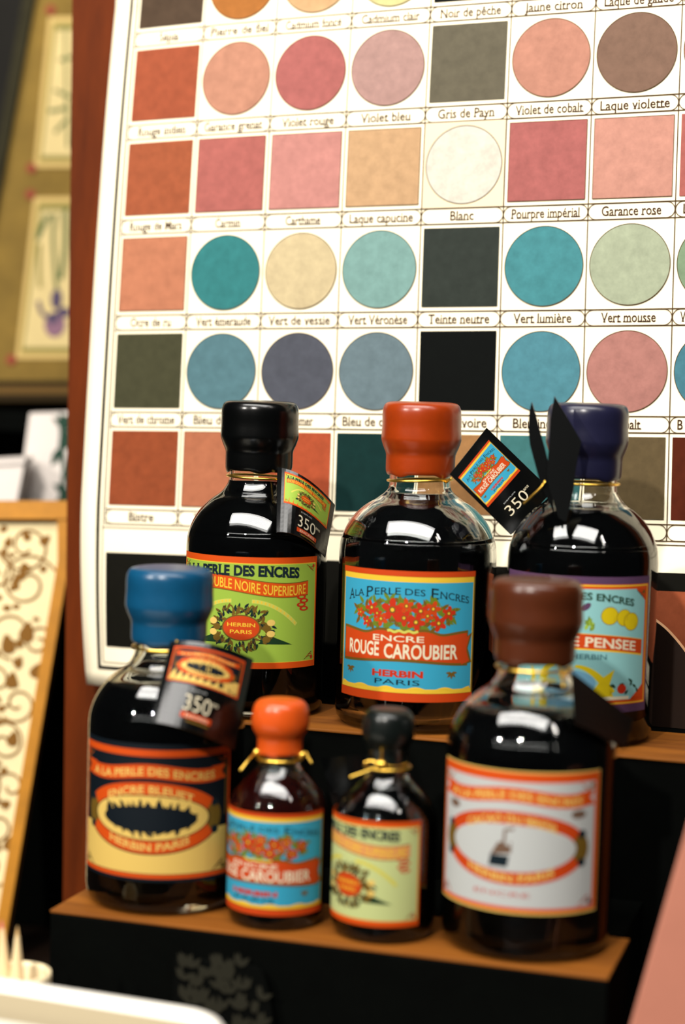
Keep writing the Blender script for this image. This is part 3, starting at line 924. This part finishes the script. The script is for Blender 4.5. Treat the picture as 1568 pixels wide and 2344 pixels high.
# folded card of the purple-capped bottle, seen edge on
def leaf(name, pts, z, parent, bend):
    bm = bmesh.new()
    fr_, bk = [], []
    for px, py in pts:
        p = at(px, py, z + bend * ((py - 1060) / 150.0))
        fr_.append(bm.verts.new(p - parent.location))
        bk.append(bm.verts.new(p + W @ Vector((.25, 0, .97)) * .0012 - parent.location))
    n = len(pts)
    bm.faces.new(fr_); bm.faces.new(bk[::-1])
    for i in range(n):
        bm.faces.new((fr_[i], bk[i], bk[(i + 1) % n], fr_[(i + 1) % n]))
    bmesh.ops.triangulate(bm, faces=bm.faces[:])
    bmesh.ops.recalc_face_normals(bm, faces=bm.faces)
    return link_mesh(name, bm, [M_card], parent)
t = empty('hang_tag', at(1268, 907, .905))
tag(t, 'black folded hang tag seen edge-on in front of the dark purple wax cap', 'hang tag', 'black hang tags on the ink bottles')
leaf('card_leaf', [(1269, 907), (1300, 958), (1331, 1011), (1322, 1050), (1316, 1085), (1312, 1125), (1303, 1165), (1296, 1196), (1278, 1185), (1258, 1120), (1252, 1085), (1254, 1050), (1257, 1015), (1260, 960)], .893, t, -.004)
leaf('card_leaf', [(1217, 920), (1225, 945), (1236, 988), (1247, 1028), (1255, 1062), (1260, 1110), (1270, 1180), (1252, 1140), (1236, 1104), (1224, 1060), (1213, 1018), (1209, 978), (1212, 940)], .899, t, -.003)
cord(t, 'purple', .1266, at(1262, 1082, .896), [[at(1248, 1100, .897), at(1240, 1114, .897), at(1218, 1135, .899), at(1198, 1153, .902)]])
t = tag_card('dark hang tag behind the shoulder of the small orange-capped bottle',
             [at(735, 1735, .864), at(836, 1726, .868), at(862, 1856, .866), at(765, 1858, .862)], TOCAM * .001)

def knot_cord(key, h, segs, knots):
    o = BOT[key]
    inv = o.matrix_basis.inverted()
    bm = bmesh.new()
    r = .0102
    tube_bm(bm, [(r * math.cos(t), r * math.sin(t), h) for t in (2 * PI * k / 40 for k in range(40))], .0007, 8, 0, True)
    for s in segs:
        tube_bm(bm, spline([inv @ at(*p) for p in s], 5), .00055, 8)
    for kx in knots:
        c = inv @ at(*kx)
        m = bmesh.ops.create_icosphere(bm, subdivisions=2, radius=.0019, matrix=Matrix.Translation(c))
    link_mesh('cord', bm, [M_gold], o, True)['label'] = 'knotted gold cord'
knot_cord('orange', .0736, [[(585, 1722, .836), (570, 1738, .832), (550, 1764, .828)], [(690, 1728, .834), (704, 1732, .834), (714, 1748, .833)], [(690, 1726, .834), (700, 1722, .836), (708, 1740, .833)]],
          [(588, 1722, .836), (692, 1728, .833)])
knot_cord('sblack', .0741, [[(870, 1749, .815), (874, 1720, .815), (868, 1676, .815)], [(872, 1750, .815), (840, 1765, .812), (801, 1779, .810)], [(870, 1749, .815), (850, 1742, .817), (834, 1746, .818)], [(876, 1750, .815), (900, 1754, .816), (934, 1748, .820)]],
          [(870, 1749, .8145), (876, 1750, .8145)])

# ------------------------------------------------------------------ round-shouldered board at the right end of the upper shelf
py_ = 0.1590
def onY(px, py, y):
    return onplane(px, py, Vector((0, y, 0)), Vector((0, -1, 0)))
crv = [(p.x, p.y) for p in spline([(1385, 1378), (1430, 1385), (1470, 1402), (1499, 1421), (1530, 1447), (1568, 1493), (1600, 1550), (1616, 1610), (1622, 1690)], 5)]
bm = bmesh.new()
top = [onY(px, py, py_) for px, py in crv]
top = [p for p in top if p.z > ZB + .002]
zb_ = ZB + .0003
poly = [Vector((top[0].x, py_, zb_))] + top + [Vector((top[-1].x, py_, zb_))]
fv = [bm.verts.new(p) for p in poly]
bv = [bm.verts.new(p + Vector((0, .007, 0))) for p in poly]
bm.faces.new(fv[::-1]); bm.faces.new(bv)
for i in range(len(poly)):
    f = bm.faces.new((fv[i], fv[(i + 1) % len(poly)], bv[(i + 1) % len(poly)], bv[i]))
    if 1 <= i < len(poly) - 2:
        f.material_index = 1  # edge thickness lit from above, painted as a lighter tone
bmesh.ops.recalc_face_normals(bm, faces=bm.faces)
tag(link_mesh('round_shouldered_board', bm, [wood('dark_brown_wood', (24, 13, 7), (44, 25, 13), 0.6, 40, 'Z', gain=0.6), mat('lit_edge_tone', (214, 170, 130), 0.5)]),
    'dark brown board with a round shoulder, its edge coloured as lit, beside the purple-capped bottle', 'board')

# ------------------------------------------------------------------ things on the left
FH = W @ Vector((0, 0, 1)); FH.z = 0; FH.normalize()
class PlaneUV:
    """an upright or leaning plane facing the photographer; uv() turns photo pixels into metres on it"""
    def __init__(self, px, py, z, lean):
        self.o = at(px, py, z)
        self.n = -FH * math.cos(lean) + Vector((0, 0, math.sin(lean)))
        self.ex = Vector((FH.y, -FH.x, 0))
        self.ey = self.n.cross(self.ex)
        if self.ey.z < 0: self.ey = -self.ey
    def uv(self, px, py):
        d = onplane(px, py, self.o, self.n) - self.o
        return (d.dot(self.ex), d.dot(self.ey))
    def pt(self, u, v, h=0.0):
        return self.ex * u + self.ey * v + self.n * h
    def slab(self, name, px, m, parent, h0, h1, inv=None):
        """a plate with the outline px, its faces h0 and h1 in front of the plane"""
        bm = bmesh.new()
        q = [self.uv(*p) for p in px]
        a = [bm.verts.new(self.pt(u, v, h1)) for u, v in q]
        b = [bm.verts.new(self.pt(u, v, h0)) for u, v in q]
        bm.faces.new(a); bm.faces.new(b[::-1])
        n = len(q)
        for i in range(n):
            bm.faces.new((a[i], b[i], b[(i + 1) % n], a[(i + 1) % n]))
        bmesh.ops.recalc_face_normals(bm, faces=bm.faces)
        return link_mesh(name, bm, [m], parent)
# framed botanical print on a wall shelf
pl = PlaneUV(60, 926, 1.45, math.radians(14))
fp = empty('framed_botanical_print', pl.o)
tag(fp, 'gold framed botanical print of green stems and an iris on the wall shelf', 'picture')
M_mat = mat('olive_gold_mat', (150, 120, 52), 0.7, 0.1, 0.3, 14, gain=0.5)
M_fr = mat('dark_gilt', (58, 54, 36), 0.7, 0.05, 0.2, 40, gain=0.5)
LX = lambda y: 60 - 60 * y / 330.0
BT = 926
pl.slab('mat_board', [(LX(BT), BT), (330, BT), (330, -260), (LX(-260), -260)], M_mat, fp, -.012, 0)
pl.slab('frame_rail', [(LX(BT) - 4, BT), (LX(BT) + 22, BT), (LX(-260) + 22, -260), (LX(-260) - 4, -260)], M_fr, fp, -.012, .006)
pl.slab('frame_rail', [(LX(BT) + 18, BT), (330, BT), (330, 908), (LX(BT) + 18, 908)], mat('dark_bronze', (50, 38, 18), 0.7, 0.05, gain=0.6), fp, -.012, .010)
pl.slab('frame_rail', [(LX(BT) + 18, 906), (330, 906), (330, 890), (LX(BT) + 18, 890)], mat('bronze', (116, 86, 38), 0.7, 0.1, gain=0.55), fp, 0, .007)
pl.slab('frame_rail', [(LX(BT) + 18, 889), (330, 889), (330, 874), (LX(BT) + 18, 874)], mat('dark_bronze', (58, 44, 22)), fp, 0, .004)
A = Art()
U = pl.uv
M_bc = mat('botanical_cream', (232, 208, 146), 0.7, 0.1, 0.05, 40, gain=0.6)
M_bp = mat('botanical_pale', (222, 190, 118), 0.7, 0.1, gain=0.6)
M_bl = mat('botanical_line', (120, 110, 40), 0.7)
M_bg = mat('botanical_green', (84, 96, 46), 0.7)
M_bi = mat('botanical_iris', (66, 52, 78), 0.7)
M_bm = mat('botanical_mauve', (122, 86, 104), 0.7)
M_bo = mat('rosette_red', (128, 44, 14), 0.7)
for (yt, yb, xt, xb) in ((40, 384, 112, 78), (452, 822, 78, 36)):
    A.poly([U(xt, yt), U(320, yt - 2), U(320, yb), U(xb, yb)], M_bp, 1)
    A.poly([U(xt + 10, yt + 14), U(320, yt + 12), U(320, yb - 14), U(xb + 12, yb - 14)], M_bl, 2)
    A.poly([U(xt + 17, yt + 30), U(320, yt + 28), U(320, yb - 26), U(xb + 18, yb - 26)], M_bc, 3)
for x, y in ((116, 24), (72, 386), (70, 446), (26, 824)):
    u, v = U(x, y)
    A.disc(u, v, .0040, .0042, M_bo, 4, 16)
for pts, w_ in (([(136, 140), (148, 136), (170, 132)], 9), ([(124, 208), (140, 214), (165, 226)], 8), ([(112, 256), (135, 253), (160, 246)], 10), ([(126, 305), (138, 292), (160, 268)], 8), ([(150, 60), (152, 180), (156, 340)], 6)):
    A.stroke([U(*p) for p in pts], w_ * 1.45 / FPX, M_bg, 4)
for pts, w_, m in (([(114, 492), (100, 515), (84, 548)], 13, M_bg), ([(128, 490), (122, 540), (126, 610), (132, 680)], 9, M_bg), ([(150, 480), (150, 560), (140, 640)], 12, M_bg), ([(92, 560), (90, 600), (92, 660)], 8, M_bl), ([(88, 690), (96, 716), (112, 730)], 9, M_bi)):
    A.stroke([U(*p) for p in spline([(a, b) for a, b in pts], 4)] if False else [U(p.x, p.y) for p in spline(pts, 4)], w_ * 1.45 / FPX, m, 5)
for x, y, rx, ry, m in ((130, 686, 13, 24, M_bi), (126, 744, 24, 30, M_bm), (122, 730, 14, 14, M_bi), (146, 716, 16, 12, M_bi)):
    u, v = U(x, y)
    A.disc(u, v, rx * 1.45 / FPX, ry * 1.45 / FPX, m, 6, 20)
A.finish('print', fp, lambda u, v, h: pl.pt(u, v, .0006 + h * .0002))
q = pl.o
ws = empty('wall_shelf', (q.x, 0.65, q.z))
tag(ws, 'dark wall shelf under the framed botanical print', 'shelf')
zb = min((pl.pt(*U(LX(BT) - 4, BT), -.012) + pl.o).z, (pl.pt(*U(330, BT), -.012) + pl.o).z)
box('shelf_board', (-.34, q.y - 0.66, zb - q.z - .016), (.30, .13, zb - q.z - .0006), M_stand, ws)
for sx in (-.22, .2):
    box('bracket', (sx, -.02, zb - q.z - .09), (sx + .014, .13, zb - q.z - .016), M_stand, ws)

# white boxes below the shelf
M_wh = mat('white_wrap', (236, 226, 218), 0.7, 0.2, 0.03, 30)
pw = PlaneUV(100, 1140, 1.40, 0)
wb = empty('white_gift_box', pw.o)
tag(wb, 'tall white box with a dark green sprig print behind the ornate panel', 'box')
def low(plane, px, py):
    """photo row at which the plane meets the counter below px"""
    y = py
    while (onplane(px, y, plane.o, plane.n)).z > 0.0004 and y < 5000:
        y += 1
    return y
q = pw.o
zp = at(100, 1166, 1.40).z
box('storage_box', (q.x - .16, q.y - .07, 0.0003), (q.x + .10, q.y + .125, zp), M_stand, None, .002)
tag(bpy.data.objects['storage_box'], 'plain black storage box behind the ornate panel under the white boxes', 'box')
def low_to(plane, px, py, zt):
    y = py
    while onplane(px, y, plane.o, plane.n).z > zt and y < 5000:
        y += 0.5
    return y
def stand_px(plane, px0, px1, top0, top1):
    return [(px0[0], top0), (px0[1], low_to(plane, px0[1], 1000, zp + .0004)), (px1[1], low_to(plane, px1[1], 1000, zp + .0004)), (px1[0], top1)]
pw.slab('box_body', stand_px(pw, (68, 40), (250, 250), 946, 940), M_wh, wb, -.026, 0)
A = Art()
rd = random.Random(9)
for k in range(26):
    x, y = rd.uniform(134, 190), rd.uniform(975, 1145)
    u, v = pw.uv(x, y)
    leafy(A, u, v, .016, rd.uniform(0, 2 * PI), mat('sprig_green', (24, 62, 46), 0.7), 1)
A.stroke([pw.uv(p.x, p.y) for p in spline([(150, 960), (140, 1020), (148, 1080), (138, 1150)], 5)], .004, mat('sprig_green', (24, 62, 46), 0.7), 1)
A.finish('sprig_print', wb, lambda u, v, h: pw.pt(u, v, .0004 + h * .0001))
pw2 = PlaneUV(30, 1140, 1.36, 0)
wb2 = empty('white_low_box', pw2.o)
tag(wb2, 'low white box in front of the tall white box with the sprig', 'box')
pw2.slab('box_body', stand_px(pw2, (-90, -100), (56, 34), 1066, 1058), M_wh, wb2, -.03, 0)
pw2.slab('box_lid', [(-92, 1068), (-92, 1056), (58, 1048), (58, 1060)], M_wh, wb2, -.032, .002)

# ornate panel with a gilt edge
pn = PlaneUV(70, 1190, 1.25, math.radians(4))
op = empty('ornate_panel', pn.o)
tag(op, 'cream panel with brown scrolling tulip pattern and gilt edges', 'panel')
M_gilt = mat('gilt_edge', (206, 138, 36), 0.5, 0.4, 0.15, 50, gain=0.7)
M_oc = mat('panel_cream', (250, 230, 178), 0.7, 0.2, 0.05, 30, gain=0.8)
M_os = mat('panel_scroll', (150, 104, 44), 0.7, 0.1, gain=0.6)
lb = low(pn, 0, 1900)
pn.slab('panel_face', [(-170, 1186), (150, 1186), (150, 1288), (-2, 2190), (-12, lb), (-170, lb)], M_oc, op, -.012, 0)
pn.slab('gilt_top_rail', [(-170, 1146), (162, 1146), (162, 1188), (-170, 1188)], M_gilt, op, -.014, .006)
pn.slab('gilt_side_rail', [(134, 1188), (160, 1188), (160, 1288), (8, 2190), (-4, lb), (-26, lb), (-18, 2180), (134, 1284)], M_gilt, op, -.013, .005)
A = Art()
k_ = 1.25 / FPX
def scroll(x, y, r, a0, turns, d, w=5.5):
    pts = []
    for i in range(34):
        t_ = i / 33
        a = a0 + d * turns * 2 * PI * t_
        rr = r * (1 - .82 * t_)
        pts.append(pn.uv(x + rr * math.cos(a), y + rr * math.sin(a)))
    A.stroke(pts, w * k_, M_os, 1)
def drop(x, y, l, rot):
    pts = []
    for i in range(18):
        a = 2 * PI * i / 18
        px_, py2 = math.sin(a) * l * .36 * (1 - .5 * math.cos(a)), -math.cos(a) * l * .55
        pts.append(pn.uv(x + px_ * math.cos(rot) - py2 * math.sin(rot), y + px_ * math.sin(rot) + py2 * math.cos(rot)))
    A.poly(pts, M_os, 1)
rd = random.Random(12)
for i, (x, y, r) in enumerate(((60, 1250, 62), (-10, 1310, 50), (62, 1335, 70), (30, 1450, 60), (88, 1470, 40), (-10, 1560, 62), (40, 1610, 44), (10, 1700, 56), (-40, 1790, 52), (24, 1800, 42), (-6, 1890, 46), (-30, 1985, 50), (-60, 2080, 44))):
    scroll(x, y, r, rd.uniform(0, 6), rd.uniform(1.0, 1.5), 1 if i % 2 else -1)
    for q in range(9):
        a = rd.uniform(0, 2 * PI)
        dx, dy = x + r * 1.05 * math.cos(a), y + r * 1.05 * math.sin(a)
        if dx < 128 - max(0, dy - 1290) * .165 - 22 and dy > 1205:
            drop(dx, dy, rd.uniform(14, 22), rd.uniform(0, 6))
for x, y, l, ro in ((62, 1446, 44, .2), (18, 1474, 42, -.2), (28, 1556, 36, .1), (84, 1534, 34, .5), (104, 1236, 26, .8), (60, 1225, 24, -.5), (20, 1240, 24, .4), (60, 1300, 26, 2), (30, 1690, 34, .3), (-6, 1650, 30, 2), (20, 1930, 30, .2)):
    drop(x, y, l, ro)
A.finish('scroll_pattern', op, lambda u, v, h: pn.pt(u, v, .0004 + h * .0002))

# ------------------------------------------------------------------ foreground: white tray, cup of pencils, cards
zr = 0.1585
def onZ(px, py, z):
    return onplane(px, py, Vector((0, 0, z)), Vector((0, 0, 1)))
pa, pb = onZ(0, 2240, zr), onZ(430, 2308, zr)
ex = (pb - pa).normalized()
ey = Vector((ex.y, -ex.x, 0))                  # towards the photographer
cn = onZ(548, 2326, zr)
cnx = (cn - pa).dot(ex)
tr = empty('white_tray', Vector((pa.x, pa.y, 0)))
tag(tr, 'deep white tray with a rounded rim and painted-in shading in the front left corner', 'tray')
def rrect(x0, x1, y0, y1, r, n=8):
    out = []
    for cx, cy, a0 in ((x1 - r, y1 - r, 0), (x0 + r, y1 - r, PI / 2), (x0 + r, y0 + r, PI), (x1 - r, y0 + r, 1.5 * PI)):
        out += [(cx + r * math.cos(a0 + PI / 2 * k / n), cy + r * math.sin(a0 + PI / 2 * k / n)) for k in range(n + 1)]
    return out
bm = bmesh.new()
x0, x1, y0, y1, rc = cnx - .30, cnx, 0.0, .20, .022
prof = [(0.004, 0.0008), (0.0, .004), (0, zr - .006), (-.002, zr - .002), (-.0005, zr), (.002, zr + .0006), (.0042, zr), (.006, zr - .003), (.0062, .010)]
rings = []
for off, z in prof:
    rings.append([bm.verts.new(ex * x + ey * y + Vector((0, 0, z))) for x, y in rrect(x0 + off, x1 - off, y0 + off, y1 - off, rc - off)])
for a, b in zip(rings[:-1], rings[1:]):
    n = len(a)
    for k in range(n):
        f = bm.faces.new((a[k], a[(k + 1) % n], b[(k + 1) % n], b[k]))
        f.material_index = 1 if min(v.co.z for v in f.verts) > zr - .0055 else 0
bm.faces.new(rings[0][::-1]); bm.faces.new(rings[-1])
bmesh.ops.recalc_face_normals(bm, faces=bm.faces)
M_tray = mat('tray_enamel_shaded', (214, 198, 164), 0.5, 0.1, gain=0.45)  # tray wall: shade put into the colour of the one enamel
M_rim = mat('tray_enamel_lit', (250, 246, 236), 0.35, 0.3, gain=0.85)  # same enamel, whiter on the rim to stand for its highlight
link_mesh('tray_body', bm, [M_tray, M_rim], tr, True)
bm = bmesh.new()
for zz_ in (zr - .0125, .0102):
    bmesh.ops.create_vert
top_ = [bm.verts.new(ex * x + ey * y + Vector((0, 0, zr - .0125))) for x, y in rrect(x0 + .009, x1 - .009, y0 + .011, y1 - .009, rc - .012)]
bot_ = [bm.verts.new(v.co - Vector((0, 0, zr - .0125 - .0104))) for v in top_]
bm.faces.new(top_); bm.faces.new(bot_[::-1])
for k in range(len(top_)):
    bm.faces.new((top_[k], bot_[k], bot_[(k + 1) % len(top_)], top_[(k + 1) % len(top_)]))
bmesh.ops.recalc_face_normals(bm, faces=bm.faces)
pst = link_mesh('paper_stack', bm, [mat('white_paper', (250, 246, 232), 0.7, 0.1, gain=0.6)])
pst.location = (pa.x, pa.y, 0)
tag(pst, 'stack of white paper filling the white tray', 'paper')

pc = at(36, 2224, .80)
cup = empty('pencil_cup', (pc.x, pc.y, 0))
tag(cup, 'small cream cup holding pencils behind the white tray', 'cup')
hc = pc.z
cp = [(0, .0004), (.0125, .0004), (.0142, .003), (.0148, hc * .5), (.0152, hc - .002), (.0150, hc), (.0140, hc), (.0136, hc - .002), (.0132, .006), (0, .006)]
link_mesh('cup_body', lathe_bm(cp, 40), [mat('cream_cup', (240, 222, 180), 0.5)], cup, True)
def pencil(label, tip, foot, m):
    d = (tip - foot)
    L = d.length
    o = empty('pencil', foot)
    tag(o, label, 'pencil', 'pencils in the cream cup')
    o.rotation_mode = 'QUATERNION'
    o.rotation_quaternion = Vector((0, 0, 1)).rotation_difference(d)
    link_mesh('barrel', lathe_bm([(0, 0), (.0036, 0), (.0036, L - .026), (0, L - .0255)], 6), [m], o)
    link_mesh('sharpened_cone', lathe_bm([(0, L - .0262), (.0036, L - .026), (.0009, L - .004), (0, L - .0041)], 16), [mat('bare_pencil_wood', (242, 214, 164), 0.6)], o)
    link_mesh('lead', lathe_bm([(0, L - .0042), (.00088, L - .004), (.0001, L), (0, L)], 10), [m], o)
pencil('sharpened pale wooden pencil upright in the cream cup', at(40, 2120, .797), Vector((pc.x + .004, pc.y - .005, .0075)), mat('pencil_tan', (222, 180, 120), 0.45))
pencil('pink pencil in the cream cup at the left edge', at(4, 2104, .800), Vector((pc.x + .001, pc.y + .004, .0075)), mat('pencil_pink', (216, 120, 110), 0.45))

# pink card at the lower right
pk = PlaneUV(1500, 2150, .745, 0)
ED = lambda y: 1568 + .286 * (1925 - y)
kb = low(pk, 1300, 2800)
o = empty('pink_card', pk.o)
tag(o, 'plain pink card standing at the lower right beside the display stand', 'card')
pk.slab('card_sheet', [(ED(1860), 1860), (1900, 1880), (1900, low(pk, 1900, 2800)), (ED(kb), kb)], mat('pink_paper', (222, 146, 122), 0.75, 0.1, 0.05, 40, gain=0.6), o, -.004, 0)

# dark patterned card against the stand
def onF(px, py):
    return onplane(px, py, Vector((0, -.0475, 0)), Vector((0, -1, 0)))
o0 = onF(500, 2300)
dc = empty('leaf_card', Vector((o0.x, -.0475, 0)))
tag(dc, 'dark card with a faint grey leaf pattern against the front of the display stand', 'card')
bm = bmesh.new()
pts = [onF(p.x, p.y) for p in spline([(398, 2196), (500, 2202), (575, 2214), (604, 2236), (618, 2290), (628, 2360)], 4)]
pts = pts + [Vector((pts[-1].x, -.0475, .0005)), Vector((pts[0].x, -.0475, .0005))]
a = [bm.verts.new(p - dc.location) for p in pts]
b = [bm.verts.new(p - dc.location + Vector((0, .003, 0))) for p in pts]
bm.faces.new(a); bm.faces.new(b[::-1])
for i in range(len(a)):
    bm.faces.new((a[i], b[i], b[(i + 1) % len(a)], a[(i + 1) % len(a)]))
bmesh.ops.recalc_face_normals(bm, faces=bm.faces)
link_mesh('card_sheet', bm, [mat('charcoal_card', (5, 6, 5), 0.75, 0.03)], dc)
A = Art()
rd = random.Random(2)
M_lfp = mat('grey_leaf_print', (38, 37, 29), 0.7, 0.05)
for k in range(80):
    x, y = rd.uniform(412, 600), rd.uniform(2208, 2420)
    if x > 560 and y < 2245: continue
    p = onF(x, y) - dc.location
    for s_ in (-.5, 0, .5):
        leafy(A, p.x, p.z, .0065, PI / 2 + s_ + rd.uniform(-.6, .6), M_lfp, 1)
A.finish('leaf_print', dc, lambda u, v, h: Vector((u, -.0004 - h * .0001, v)))
